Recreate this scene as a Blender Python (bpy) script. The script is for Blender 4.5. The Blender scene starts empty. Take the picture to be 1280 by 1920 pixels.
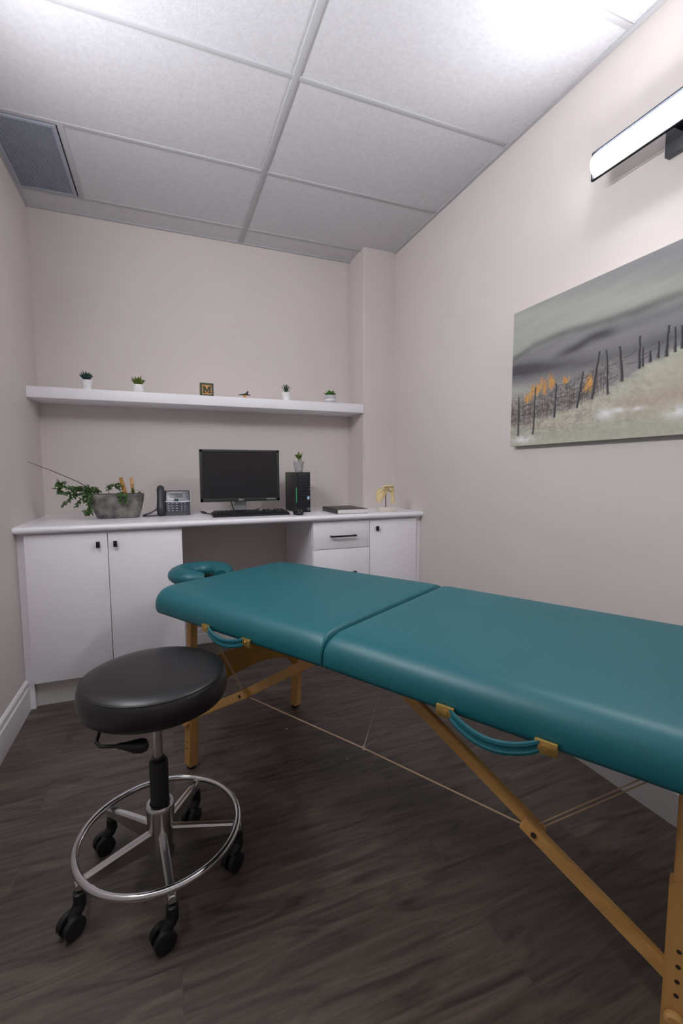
import bpy, bmesh, math, random
from mathutils import Vector, Matrix, Euler
random.seed(7)
sc = bpy.context.scene
COL = sc.collection
PI = math.pi

# ------------------------------------------------------------------ camera
EYE = 1.204                       # eye height above the floor; everything below is metres, floor at z = 0
YAW, PITCH, ROLL, FPX = math.radians(21.37), math.radians(5.1715), math.radians(-0.1684), 850.57
def cam_axes():
    cy, sy, cp, sp = math.cos(YAW), math.sin(YAW), math.cos(PITCH), math.sin(PITCH)
    f = Vector((sy*cp, cy*cp, -sp)); r = Vector((cy, -sy, 0)); u = r.cross(f)
    c, s = math.cos(ROLL), math.sin(ROLL)
    return r*c + u*s, u*c - r*s, f
cr, cu, cf = cam_axes()
cam = bpy.data.cameras.new('camera'); camo = bpy.data.objects.new('camera', cam); COL.objects.link(camo)
m = Matrix((cr, cu, -cf)).transposed().to_4x4(); m.translation = (0, 0, EYE); camo.matrix_world = m
cam.sensor_fit = 'VERTICAL'; cam.sensor_height = 36.0; cam.lens = FPX/1920*36.0
cam.clip_start = 0.02; cam.clip_end = 50
sc.camera = camo

# ------------------------------------------------------------------ world, exposure
w = bpy.data.worlds.new('world'); sc.world = w; w.use_nodes = True
w.node_tree.nodes['Background'].inputs[0].default_value = (0.8, 0.82, 0.9, 1)
w.node_tree.nodes['Background'].inputs[1].default_value = 0.0
sc.view_settings.view_transform = 'Standard'; sc.view_settings.look = 'None'
sc.view_settings.gamma = 1.0; sc.view_settings.use_curve_mapping = False
sc.view_settings.exposure = 2.5
sc.cycles.use_denoising = True
sc.cycles.max_bounces = 10; sc.cycles.diffuse_bounces = 6
LAMP_EMIT = 18.5                  # right wall lamp
LAMP_EMIT_LEFT = 17.8             # its twin on the left wall, out of frame
LAMP_COL = (0.95, 0.965, 1.0, 1)

# ------------------------------------------------------------------ helpers
def new_mat(name):
    mt = bpy.data.materials.new(name); mt.use_nodes = True
    nt = mt.node_tree; return mt, nt, nt.nodes['Principled BSDF']
def N(nt, t, **kw):
    n = nt.nodes.new(t)
    for k, v in kw.items(): setattr(n, k, v)
    return n
def mat(name, col, rough=0.5, metal=0.0, var=0.0, scale=20.0, bump=0.0, bscale=200.0, spec=0.5, coat=0.0, stretch=None):
    """procedural paint/plastic/metal: base colour with a noise variation, optional bump"""
    mt, nt, b = new_mat(name)
    c = tuple(col) + (1,)
    b.inputs['Roughness'].default_value = rough; b.inputs['Metallic'].default_value = metal
    b.inputs['Specular IOR Level'].default_value = spec; b.inputs['Coat Weight'].default_value = coat
    tc = N(nt, 'ShaderNodeTexCoord')
    src = tc.outputs['Object']
    if stretch:
        mp = N(nt, 'ShaderNodeMapping'); mp.inputs['Scale'].default_value = stretch
        nt.links.new(src, mp.inputs[0]); src = mp.outputs[0]
    nz = N(nt, 'ShaderNodeTexNoise'); nz.inputs['Scale'].default_value = scale; nz.inputs['Detail'].default_value = 5
    nt.links.new(src, nz.inputs['Vector'])
    rp = N(nt, 'ShaderNodeValToRGB')
    rp.color_ramp.elements[0].position = 0.3; rp.color_ramp.elements[1].position = 0.7
    rp.color_ramp.elements[0].color = tuple(x*(1-var) for x in col) + (1,)
    rp.color_ramp.elements[1].color = tuple(min(1, x*(1+var)) for x in col) + (1,)
    nt.links.new(nz.outputs['Fac'], rp.inputs[0]); nt.links.new(rp.outputs[0], b.inputs['Base Color'])
    if bump > 0:
        n2 = N(nt, 'ShaderNodeTexNoise'); n2.inputs['Scale'].default_value = bscale; n2.inputs['Detail'].default_value = 3
        bp = N(nt, 'ShaderNodeBump'); bp.inputs['Strength'].default_value = bump; bp.inputs['Distance'].default_value = 0.002
        nt.links.new(src, n2.inputs['Vector']); nt.links.new(n2.outputs['Fac'], bp.inputs['Height'])
        nt.links.new(bp.outputs[0], b.inputs['Normal'])
    return mt
def emit_mat(name, col, strength):
    mt = bpy.data.materials.new(name); mt.use_nodes = True; nt = mt.node_tree
    b = nt.nodes['Principled BSDF']
    b.inputs['Base Color'].default_value = (0.9, 0.9, 0.9, 1)
    b.inputs['Emission Color'].default_value = col; b.inputs['Emission Strength'].default_value = strength
    return mt

M = {}
M['wall'] = mat('wall_paint', (0.665, 0.61, 0.585), 0.6, var=0.015, scale=3, bump=0.12, bscale=260, spec=0.3)
M['trim'] = mat('trim_paint', (0.76, 0.745, 0.755), 0.4, var=0.01)
M['tile'] = mat('ceiling_tile_fibre', (0.60, 0.59, 0.615), 0.9, var=0.05, scale=60, bump=0.5, bscale=130, spec=0.1)
M['bar'] = mat('ceiling_bar_metal', (0.47, 0.465, 0.485), 0.6, var=0.01)
M['cab'] = mat('white_laminate', (0.88, 0.86, 0.905), 0.38, var=0.008, scale=8)
M['counter'] = mat('counter_laminate', (0.86, 0.845, 0.89), 0.28, var=0.012, scale=14)
M['shelf'] = mat('shelf_laminate', (0.86, 0.84, 0.88), 0.45, var=0.01)
M['kick'] = mat('toe_kick', (0.66, 0.645, 0.63), 0.5, var=0.02)
M['black'] = mat('black_plastic', (0.008, 0.008, 0.009), 0.45, var=0.1)
M['blackmetal'] = mat('black_metal', (0.01, 0.01, 0.013), 0.4, metal=0.3, var=0.1)
M['screen'] = mat('dark_screen', (0.012, 0.011, 0.013), 0.32, var=0.03)
M['bezel'] = mat('monitor_bezel', (0.02, 0.019, 0.02), 0.5, var=0.05)
M['silver'] = mat('silver_plastic', (0.36, 0.36, 0.37), 0.4, metal=0.5, var=0.03)
M['lampmetal'] = mat('dark_lamp_metal', (0.006, 0.007, 0.010), 0.5, var=0.05, spec=0.08)
M['steel'] = mat('dark_steel', (0.10, 0.105, 0.115), 0.4, metal=0.7, var=0.05)
M['chrome'] = mat('chrome', (0.72, 0.72, 0.74), 0.10, metal=1.0, var=0.01)
M['satin'] = mat('satin_chrome', (0.62, 0.61, 0.61), 0.24, metal=1.0, var=0.03)
M['stoolvinyl'] = mat('black_vinyl', (0.007, 0.006, 0.0075), 0.38, var=0.05, bump=0.12, bscale=500, spec=0.62)
M['teal'] = mat('teal_vinyl', (0.003, 0.110, 0.138), 0.46, var=0.04, scale=6, bump=0.10, bscale=420, spec=0.55)
M['beech'] = mat('beech_wood', (0.50, 0.275, 0.09), 0.45, var=0.16, scale=22, stretch=(1, 1, 0.12))
M['beechx'] = mat('beech_wood_rail', (0.48, 0.265, 0.085), 0.45, var=0.16, scale=22, stretch=(0.12, 1, 1))
M['ply'] = mat('plywood_panel', (0.34, 0.165, 0.02), 0.5, var=0.1, scale=15)
M['brass'] = mat('brass', (0.62, 0.42, 0.13), 0.3, metal=0.9, var=0.05)
M['cord'] = mat('tan_cord', (0.42, 0.30, 0.19), 0.7, var=0.1)
M['whitecord'] = mat('pale_cord', (0.50, 0.45, 0.42), 0.7, var=0.05)
M['hole'] = mat('dark_hole', (0.03, 0.015, 0.006), 0.8, var=0.05)
M['pot'] = mat('white_ceramic', (0.80, 0.79, 0.79), 0.35, var=0.02)
M['greypot'] = mat('grey_ceramic', (0.50, 0.49, 0.53), 0.5, var=0.05)
M['ribpot'] = mat('grey_ribbed_clay', (0.38, 0.36, 0.36), 0.7, var=0.12, scale=60)
M['soil'] = mat('dark_soil', (0.03, 0.022, 0.015), 0.9, var=0.3, scale=80)
M['leafdark'] = mat('dark_green_leaf', (0.022, 0.062, 0.042), 0.5, var=0.3, scale=40)
M['leafblue'] = mat('blue_green_leaf', (0.02, 0.055, 0.05), 0.5, var=0.3, scale=40)
M['leaflime'] = mat('lime_leaf', (0.11, 0.16, 0.018), 0.5, var=0.3, scale=40)
M['leafgreen'] = mat('bright_green_leaf', (0.05, 0.17, 0.02), 0.5, var=0.3, scale=40)
M['vine'] = mat('vine_leaf', (0.058, 0.115, 0.032), 0.5, var=0.45, scale=30)
M['stem'] = mat('brown_stem', (0.075, 0.055, 0.03), 0.7, var=0.2)
M['concrete'] = mat('weathered_concrete', (0.165, 0.155, 0.145), 0.85, var=0.62, scale=19, bump=0.5, bscale=60)
M['bamboo'] = mat('bamboo', (0.52, 0.26, 0.06), 0.5, var=0.25, scale=30)
M['bamboopale'] = mat('pale_bamboo', (0.58, 0.33, 0.13), 0.5, var=0.2, scale=30)
M['phone'] = mat('phone_plastic', (0.035, 0.037, 0.048), 0.4, var=0.05)
M['phoneface'] = mat('phone_silver_face', (0.30, 0.30, 0.32), 0.4, metal=0.3, var=0.03)
M['lcd'] = mat('phone_display', (0.16, 0.15, 0.16), 0.3, var=0.02)
M['key'] = mat('phone_key', (0.13, 0.14, 0.18), 0.4, var=0.05)
M['keylegend'] = mat('key_legend', (0.55, 0.55, 0.6), 0.5, var=0.02)
M['teakey'] = mat('teal_key', (0.015, 0.06, 0.085), 0.4, var=0.05)
M['green'] = mat('green_strip', (0.03, 0.42, 0.13), 0.4, var=0.03)
M['bluesticker'] = mat('blue_sticker', (0.16, 0.42, 0.75), 0.4, var=0.03)
M['whitesticker'] = mat('white_sticker', (0.7, 0.72, 0.76), 0.4, var=0.02)
M['bookcover'] = mat('dark_book_cover', (0.075, 0.06, 0.056), 0.5, var=0.15)
M['pages'] = mat('book_pages', (0.72, 0.70, 0.69), 0.8, var=0.04, scale=4, stretch=(1, 1, 260))
M['bone'] = mat('bone_resin', (0.80, 0.64, 0.33), 0.5, var=0.12, scale=30)
M['ivory'] = mat('ivory_base', (0.74, 0.69, 0.62), 0.5, var=0.02)
M['rod'] = mat('rod_brown', (0.08, 0.05, 0.045), 0.4, metal=0.5, var=0.05)
M['woodorange'] = mat('orange_wood', (0.55, 0.27, 0.075), 0.5, var=0.15, scale=60)
M['deepgreen'] = mat('deep_green_paint', (0.035, 0.065, 0.04), 0.5, var=0.1)
M['darkfig'] = mat('dark_cast_metal', (0.04, 0.036, 0.028), 0.5, var=0.2)
M['amber'] = mat('amber_wood', (0.6, 0.28, 0.07), 0.4, var=0.1)
M['vent'] = mat('grille_metal', (0.40, 0.425, 0.50), 0.45, metal=0.4, var=0.03)
M['ventdark'] = mat('duct_dark', (0.16, 0.17, 0.19), 0.8, var=0.05)
M['edge'] = mat('canvas_edge', (0.40, 0.385, 0.33), 0.8, var=0.05)
M['speck'] = mat('pale_crumb', (0.75, 0.72, 0.68), 0.6, var=0.02)

def floor_mat():
    mt, nt, b = new_mat('vinyl_plank_floor')
    tc = N(nt, 'ShaderNodeTexCoord')
    br = N(nt, 'ShaderNodeTexBrick'); br.offset = 0.37; br.offset_frequency = 2
    br.inputs['Color1'].default_value = (0.15, 0.15, 0.15, 1); br.inputs['Color2'].default_value = (0.85, 0.85, 0.85, 1)
    br.inputs['Mortar'].default_value = (0.0, 0.0, 0.0, 1)
    br.inputs['Scale'].default_value = 1.0; br.inputs['Mortar Size'].default_value = 0.0012
    br.inputs['Mortar Smooth'].default_value = 0.2; br.inputs['Bias'].default_value = 0.0
    br.inputs['Brick Width'].default_value = 1.22; br.inputs['Row Height'].default_value = 0.18
    nt.links.new(tc.outputs['Object'], br.inputs['Vector'])
    # grain that runs along each plank, shifted from plank to plank
    sh = N(nt, 'ShaderNodeVectorMath', operation='MULTIPLY_ADD')
    sh.inputs[1].default_value = (0, 0, 9.0)
    nt.links.new(br.outputs['Color'], sh.inputs[0]); nt.links.new(tc.outputs['Object'], sh.inputs[2])
    mp = N(nt, 'ShaderNodeMapping'); mp.inputs['Scale'].default_value = (0.8, 5.5, 1.0)
    nt.links.new(sh.outputs[0], mp.inputs[0])
    n1 = N(nt, 'ShaderNodeTexNoise'); n1.inputs['Scale'].default_value = 3.2; n1.inputs['Detail'].default_value = 7
    n1.inputs['Roughness'].default_value = 0.62; n1.inputs['Distortion'].default_value = 1.6
    nt.links.new(mp.outputs[0], n1.inputs['Vector'])
    mp2 = N(nt, 'ShaderNodeMapping'); mp2.inputs['Scale'].default_value = (1.6, 34.0, 1.0)
    nt.links.new(sh.outputs[0], mp2.inputs[0])
    n2 = N(nt, 'ShaderNodeTexNoise'); n2.inputs['Scale'].default_value = 2.5; n2.inputs['Detail'].default_value = 4
    nt.links.new(mp2.outputs[0], n2.inputs['Vector'])
    mx = N(nt, 'ShaderNodeMath', operation='MULTIPLY_ADD'); mx.inputs[1].default_value = 0.24
    nt.links.new(n2.outputs['Fac'], mx.inputs[0]); 
    m3 = N(nt, 'ShaderNodeMath', operation='MULTIPLY'); m3.inputs[1].default_value = 0.83
    nt.links.new(n1.outputs['Fac'], m3.inputs[0]); nt.links.new(m3.outputs[0], mx.inputs[2])
    rp = N(nt, 'ShaderNodeValToRGB'); e = rp.color_ramp.elements
    e[0].position = 0.37; e[0].color = (0.036, 0.0265, 0.0215, 1)
    e[1].position = 0.69; e[1].color = (0.138, 0.108, 0.090, 1)
    nt.links.new(mx.outputs[0], rp.inputs[0])
    # plank to plank tone
    tone = N(nt, 'ShaderNodeMapRange'); tone.inputs[3].default_value = 0.86; tone.inputs[4].default_value = 1.12
    sp = N(nt, 'ShaderNodeSeparateColor'); nt.links.new(br.outputs['Color'], sp.inputs[0]); nt.links.new(sp.outputs[0], tone.inputs[0])
    mul = N(nt, 'ShaderNodeVectorMath', operation='SCALE')
    nt.links.new(rp.outputs[0], mul.inputs[0]); nt.links.new(tone.outputs[0], mul.inputs['Scale'])
    nt.links.new(mul.outputs[0], b.inputs['Base Color'])
    b.inputs['Roughness'].default_value = 0.46
    bp = N(nt, 'ShaderNodeBump'); bp.inputs['Strength'].default_value = 0.12; bp.inputs['Distance'].default_value = 0.002
    nt.links.new(n2.outputs['Fac'], bp.inputs['Height']); nt.links.new(bp.outputs[0], b.inputs['Normal'])
    return mt
M['floor'] = floor_mat()

# ---- mesh builders: every one adds a shape to a bmesh
def BM(): return bmesh.new()
def box(bm, c, s, bev=0.0, rot=None, seg=2):
    r = bmesh.ops.create_cube(bm, size=1.0)
    vs = r['verts']
    mtx = Matrix.Translation(c) @ (Euler(rot).to_matrix().to_4x4() if rot else Matrix.Identity(4)) @ Matrix.Diagonal((s[0], s[1], s[2], 1))
    bmesh.ops.transform(bm, matrix=mtx, verts=vs)
    if bev > 0:
        es = set(e for v in vs for e in v.link_edges)
        bmesh.ops.bevel(bm, geom=list(es), offset=bev, segments=seg, profile=0.5, affect='EDGES')
    return bm
def lohi(bm, a, b, bev=0.0, seg=2):
    return box(bm, [(a[i]+b[i])/2 for i in range(3)], [abs(b[i]-a[i]) for i in range(3)], bev, None, seg)
def frame_of(d):
    d = d.normalized(); a = Vector((0, 0, 1)) if abs(d.z) < 0.9 else Vector((0, 1, 0))
    x = d.cross(a).normalized(); y = d.cross(x).normalized(); return x, y
def tube(bm, pts, r, seg=10, closed=False, caps=True):
    pts = [Vector(p) for p in pts]; n = len(pts)
    rr = r if isinstance(r, (list, tuple)) else [r]*n
    rings = []; px = None
    for i, p in enumerate(pts):
        if closed: d = pts[(i+1) % n] - pts[i-1]
        else: d = pts[min(n-1, i+1)] - pts[max(0, i-1)]
        d.normalize()
        if px is None: x, y = frame_of(d)
        else:
            x = (px - d*px.dot(d)).normalized(); y = d.cross(x)
        px = x
        rings.append([bm.verts.new(p + (x*math.cos(2*PI*k/seg) + y*math.sin(2*PI*k/seg))*rr[i]) for k in range(seg)])
    for i in range(n if closed else n-1):
        a, b = rings[i], rings[(i+1) % n]
        for k in range(seg): bm.faces.new((a[k], a[(k+1) % seg], b[(k+1) % seg], b[k]))
    if caps and not closed: bm.faces.new(rings[0][::-1]); bm.faces.new(rings[-1])
    return bm
def lathe(bm, prof, c=(0, 0, 0), seg=32, sx=1, sy=1):
    rings = []
    for r, z in prof:
        if r < 1e-6: rings.append([bm.verts.new((c[0], c[1], c[2]+z))])
        else: rings.append([bm.verts.new((c[0]+sx*r*math.cos(2*PI*k/seg), c[1]+sy*r*math.sin(2*PI*k/seg), c[2]+z)) for k in range(seg)])
    for a, b in zip(rings, rings[1:]):
        for k in range(seg):
            k2 = (k+1) % seg
            if len(a) == 1 and len(b) == 1: continue
            if len(a) == 1: bm.faces.new((a[0], b[k2], b[k]))
            elif len(b) == 1: bm.faces.new((a[k], a[k2], b[0]))
            else: bm.faces.new((a[k], a[k2], b[k2], b[k]))
    return bm
def prism(bm, poly, axis, a, b):
    """extrude a 2D polygon along an axis (0 x: poly=(y,z); 1 y: poly=(x,z); 2 z: poly=(x,y))"""
    def P(p, t): return {0: (t, p[0], p[1]), 1: (p[0], t, p[1]), 2: (p[0], p[1], t)}[axis]
    va = [bm.verts.new(P(p, a)) for p in poly]; vb = [bm.verts.new(P(p, b)) for p in poly]
    n = len(poly)
    bm.faces.new(va); bm.faces.new(vb[::-1])
    for i in range(n): bm.faces.new((va[i], vb[i], vb[(i+1) % n], va[(i+1) % n]))
    return bm
def beam(bm, p, q, wa, wb, side=(0, 1, 0), bev=0.002):
    """rectangular bar from p to q; wa along `side`, wb across it"""
    p, q = Vector(p), Vector(q); d = (q-p); L = d.length; d.normalize()
    s = Vector(side); s = (s - d*s.dot(d)).normalized(); t = d.cross(s)
    r = bmesh.ops.create_cube(bm, size=1.0); vs = r['verts']
    mtx = Matrix((d*L, s*wa, t*wb)).transposed().to_4x4(); mtx.translation = (p+q)/2
    bmesh.ops.transform(bm, matrix=mtx, verts=vs)
    if bev > 0: bmesh.ops.bevel(bm, geom=list(set(e for v in vs for e in v.link_edges)), offset=bev, segments=2, affect='EDGES')
    return bm
def sphere(bm, c, s, u=16, v=10, rot=None):
    r = bmesh.ops.create_uvsphere(bm, u_segments=u, v_segments=v, radius=1.0)
    mtx = Matrix.Translation(c) @ (Euler(rot).to_matrix().to_4x4() if rot else Matrix.Identity(4)) @ Matrix.Diagonal((s[0], s[1], s[2], 1))
    bmesh.ops.transform(bm, matrix=mtx, verts=r['verts']); return bm
def leaf(bm, base, d, up, L, W, curl=0.25, fold=0.15, n=5, tip=1.0):
    """a thick pointed leaf from base along d"""
    base, d, up = Vector(base), Vector(d).normalized(), Vector(up)
    up = (up - d*up.dot(d)).normalized(); s = d.cross(up)
    rows = []
    for i in range(n+1):
        t = i/n; wdt = W*math.sin(PI*min(1, (t*0.86+0.12)))**0.8 * (1-0.1*t)
        if i == n: wdt = W*0.04
        c = base + d*(L*t) + up*(-curl*L*t*t)
        th = min(0.0016, W*0.22)*(1-t*0.8)+0.0002
        rows.append([bm.verts.new(c - s*wdt/2 + up*fold*wdt), bm.verts.new(c + up*th), bm.verts.new(c + s*wdt/2 + up*fold*wdt), bm.verts.new(c - up*th)])
    for a, b in zip(rows, rows[1:]):
        for k in range(4): bm.faces.new((a[k], a[(k+1) % 4], b[(k+1) % 4], b[k]))
    bm.faces.new(rows[0][::-1]); bm.faces.new(rows[-1])
    return bm
def text_bm(bm, s, size, depth, mtx, align='CENTER'):
    cu_ = bpy.data.curves.new('t', 'FONT'); cu_.body = s; cu_.size = size; cu_.extrude = depth; cu_.align_x = align; cu_.align_y = 'CENTER'
    o = bpy.data.objects.new('t', cu_); COL.objects.link(o)
    bpy.context.view_layer.update()
    me = bpy.data.meshes.new_from_object(o.evaluated_get(bpy.context.evaluated_depsgraph_get()))
    me.transform(mtx); bm.from_mesh(me); bpy.data.objects.remove(o); bpy.data.curves.remove(cu_); bpy.data.meshes.remove(me)
    return bm
def obj(name, bm, material, parent=None, smooth=True, angle=40):
    bmesh.ops.recalc_face_normals(bm, faces=bm.faces)
    me = bpy.data.meshes.new(name); bm.to_mesh(me); bm.free()
    mats = material if isinstance(material, (list, tuple)) else [material]
    for x in mats: me.materials.append(M[x] if isinstance(x, str) else x)
    if smooth:
        me.polygons.foreach_set('use_smooth', [True]*len(me.polygons))
        me.set_sharp_from_angle(angle=math.radians(angle))
    o = bpy.data.objects.new(name, me); COL.objects.link(o)
    if parent: o.parent = parent
    return o
def tag(o, label, cat, group=None):
    o['label'] = label; o['category'] = cat
    if group: o['group'] = group
    return o
def thing(name, label, cat, loc=(0, 0, 0), rotz=0, group=None):
    o = bpy.data.objects.new(name, None); COL.objects.link(o)
    o.location = loc; o.rotation_euler = (0, 0, rotz); o.empty_display_size = 0.05
    return tag(o, label, cat, group)
def struct(name, bm, material, parent=None, smooth=False):
    o = obj(name, bm, material, parent, smooth)
    if not parent: o['kind'] = 'structure'
    return o

# ------------------------------------------------------------------ room shell
XL, XR, YB, YF, ZC = -0.683, 1.587, 3.244, -1.0, 2.735
XP, YP = 1.340, 2.989
struct('floor', lohi(BM(), (XL-.1, YF-.1, -.06), (XR+.1, YB+.1, 0)), 'floor')
struct('wall_left', lohi(BM(), (XL-.1, YF-.1, 0), (XL, YB+.1, ZC+.25)), 'wall')
struct('wall_right', lohi(BM(), (XR, YF-.1, 0), (XR+.1, YB+.1, ZC+.25)), 'wall')
struct('wall_back', lohi(BM(), (XL, YB, 0), (XR, YB+.1, ZC+.25)), 'wall')
struct('wall_front', lohi(BM(), (XL, YF-.1, 0), (XR, YF, ZC+.25)), 'wall')
bm = BM(); lohi(bm, (XP, YP, 0), (XR, YB, ZC+.02), 0)
es = [e for e in bm.edges if all(abs(v.co.x-XP) < 1e-4 and abs(v.co.y-YP) < 1e-4 for v in e.verts)]
bmesh.ops.bevel(bm, geom=es, offset=0.006, segments=3, affect='EDGES')
struct('wall_column', bm, 'wall')

# suspended ceiling: backing slab, lay-in tiles and metal bars as its parts
XC1, XC0 = 0.537, -0.372
YL = [-0.60, 0.01, 0.62, 1.235, 1.850, 2.455, 3.045]
ceil = struct('ceiling', lohi(BM(), (XL-.1, YF-.1, ZC+.20), (XR+.1, YB+.1, ZC+.25)), 'tile')
rows = [YF] + YL + [YB]
VX0, VX1, VY0, VY1 = -0.668, -0.390, 2.470, 3.028      # return air grille
for a, b in zip(rows, rows[1:]):
    for x0, x1 in ((XL, XC1), (XC1, XR)):
        if x0 == XL and abs(a-2.455) < .01: x0 = XC0
        if a >= 3.04 and x0 == XC1: x1 = XP+.004
        if b-a < .02: continue
        obj('ceiling_tile', lohi(BM(), (x0+.004, a+.003, ZC+.004), (x1-.004, b-.003, ZC+.02)), 'tile', ceil, False)
BZ = ZC-.002
def bar(a, b): obj('ceiling_bar', lohi(BM(), a, b, .0015), 'bar', ceil)
bar((XC1-.0125, YF, BZ), (XC1+.0125, YB, BZ+.012))
for y in YL: bar((XL, y-.0115, BZ+.001), (XR if y < 3.2 else XP, y+.0115, BZ+.011))
bar((XC0-.0125, 2.455, BZ), (XC0+.0125, 3.045, BZ+.012))
def angle_trim(name, a, b): struct(name, lohi(BM(), a, b, .001), 'bar')
angle_trim('trim_1', (XL, YF, ZC-.004), (XL+.02, YB, ZC+.006))
angle_trim('trim_2', (XR-.02, YF, ZC-.004), (XR, YP, ZC+.006))
angle_trim('trim_3', (XL+.02, YB-.02, ZC-.004), (XP, YB, ZC+.006))

# baseboards with a moulded top
def base_profile(t=0.016, h=0.158):
    return [(0, 0), (t, 0), (t, h-.042), (t*.72, h-.036), (t*.72, h-.012), (t*.45, h-.004), (t*.2, h), (0, h)]
bm = BM(); prism(bm, [(XL+x, z) for x, z in base_profile()], 1, YF, 2.655); struct('baseboard_left', bm, 'trim')
bm = BM(); prism(bm, [(XR-x, z) for x, z in base_profile()], 1, YF, 2.60); struct('baseboard_right', bm, 'trim')
bm = BM(); prism(bm, [(YB-x, z) for x, z in base_profile(.014, .11)], 0, 0.088, 0.829); struct('baseboard_back', bm, 'trim')
bm = BM(); prism(bm, [(YF+x, z) for x, z in base_profile()], 0, XL+.016, XR-.016); struct('baseboard_front', bm, 'trim')

# return air grille in the ceiling
g = thing('ceiling_vent', 'grey metal egg-crate return air grille in the ceiling beside the left wall', 'vent', ((VX0+VX1)/2, (VY0+VY1)/2, ZC-.006))
hx, hy = (VX1-VX0)/2, (VY1-VY0)/2
bm = BM()
for sgn in (-1, 1):
    box(bm, (sgn*(hx-.009), 0, .004), (.018, 2*hy, .012), .001); box(bm, (0, sgn*(hy-.009), .004), (2*hx-.036, .018, .012), .001)
obj('frame', bm, 'vent', g)
bm = BM(); n1, n2 = 19, 40
for i in range(1, n1): box(bm, (-hx+.018+(2*hx-.036)*i/n1, 0, .006), (.0028, 2*hy-.036, .012))
for j in range(1, n2): box(bm, (0, -hy+.018+(2*hy-.036)*j/n2, .006), (2*hx-.036, .0028, .012))
obj('grille', bm, 'vent', g, False)
obj('duct_back', box(BM(), (0, 0, .055), (2*hx-.01, 2*hy-.01, .004)), 'ventdark', g, False)

# ------------------------------------------------------------------ wall lamps
def wall_lamp(label, x_wall, side, y0, y1, zc, strength):
    """linear bath-bar lamp: side = -1 stands out towards -x"""
    yc = (y0+y1)/2
    t = thing('wall_lamp', label, 'wall lamp', (x_wall, yc, zc), 0, 'linear wall lamps')
    L = y1-y0; xp = side*0.086; hh = .049      # flat rectangular plate standing off the wall, tube diffuser in front of it
    for z in (-1, 1): obj('rail', box(BM(), (xp, 0, z*(hh-.0025)), (.010, L, .005), .0008), 'lampmetal', t)
    for e in (-1, 1): obj('end_bar', box(BM(), (xp, e*(L/2-.003), 0), (.010, .006, 2*hh-.0102), .0008), 'lampmetal', t)
    obj('back_plate', box(BM(), (xp-side*.004, 0, 0), (.006, L-.012, .083), .001), 'trim', t)
    rr = .034; n = 20; bm = BM(); x0 = abs(xp)-.001; ends = []
    prof = [(x0+.028*math.sin(PI*k/n)**.75, -rr*math.cos(PI*k/n)) for k in range(n+1)]
    for yy, q in ((-L/2+.007, .45), (-L/2+.010, .8), (-L/2+.020, 1.0), (L/2-.020, 1.0), (L/2-.010, .8), (L/2-.007, .45)):
        ends.append([bm.verts.new((side*(x0+(x-x0)*q), yy, z*(.75+.25*q))) for x, z in prof])
    for p, q in zip(ends, ends[1:]):
        for k in range(n): bm.faces.new((p[k], p[k+1], q[k+1], q[k]))
        bm.faces.new((p[n], p[0], q[0], q[n]))
    bm.faces.new(ends[0][::-1]); bm.faces.new(ends[-1])
    obj('diffuser', bm, emit_mat('lamp_diffuser', LAMP_COL, strength), t)
    bm = BM(); lohi(bm, (0, -.076, -.086), (side*.024, .076, .03), .002); obj('wall_plate', bm, 'steel', t)
    bm = BM(); lohi(bm, (side*.020, -.025, -.035), (side*.085, .025, -.005), .002); obj('arm', bm, 'lampmetal', t)
    return t
wall_lamp('linear wall lamp glowing white on the right wall above the landscape painting', XR, -1, 0.715, 1.309, 1.101+EYE, LAMP_EMIT)
wall_lamp('linear wall lamp glowing white on the left wall facing the painting', XL, 1, 0.70, 1.81, 1.02+EYE, LAMP_EMIT_LEFT)

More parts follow.
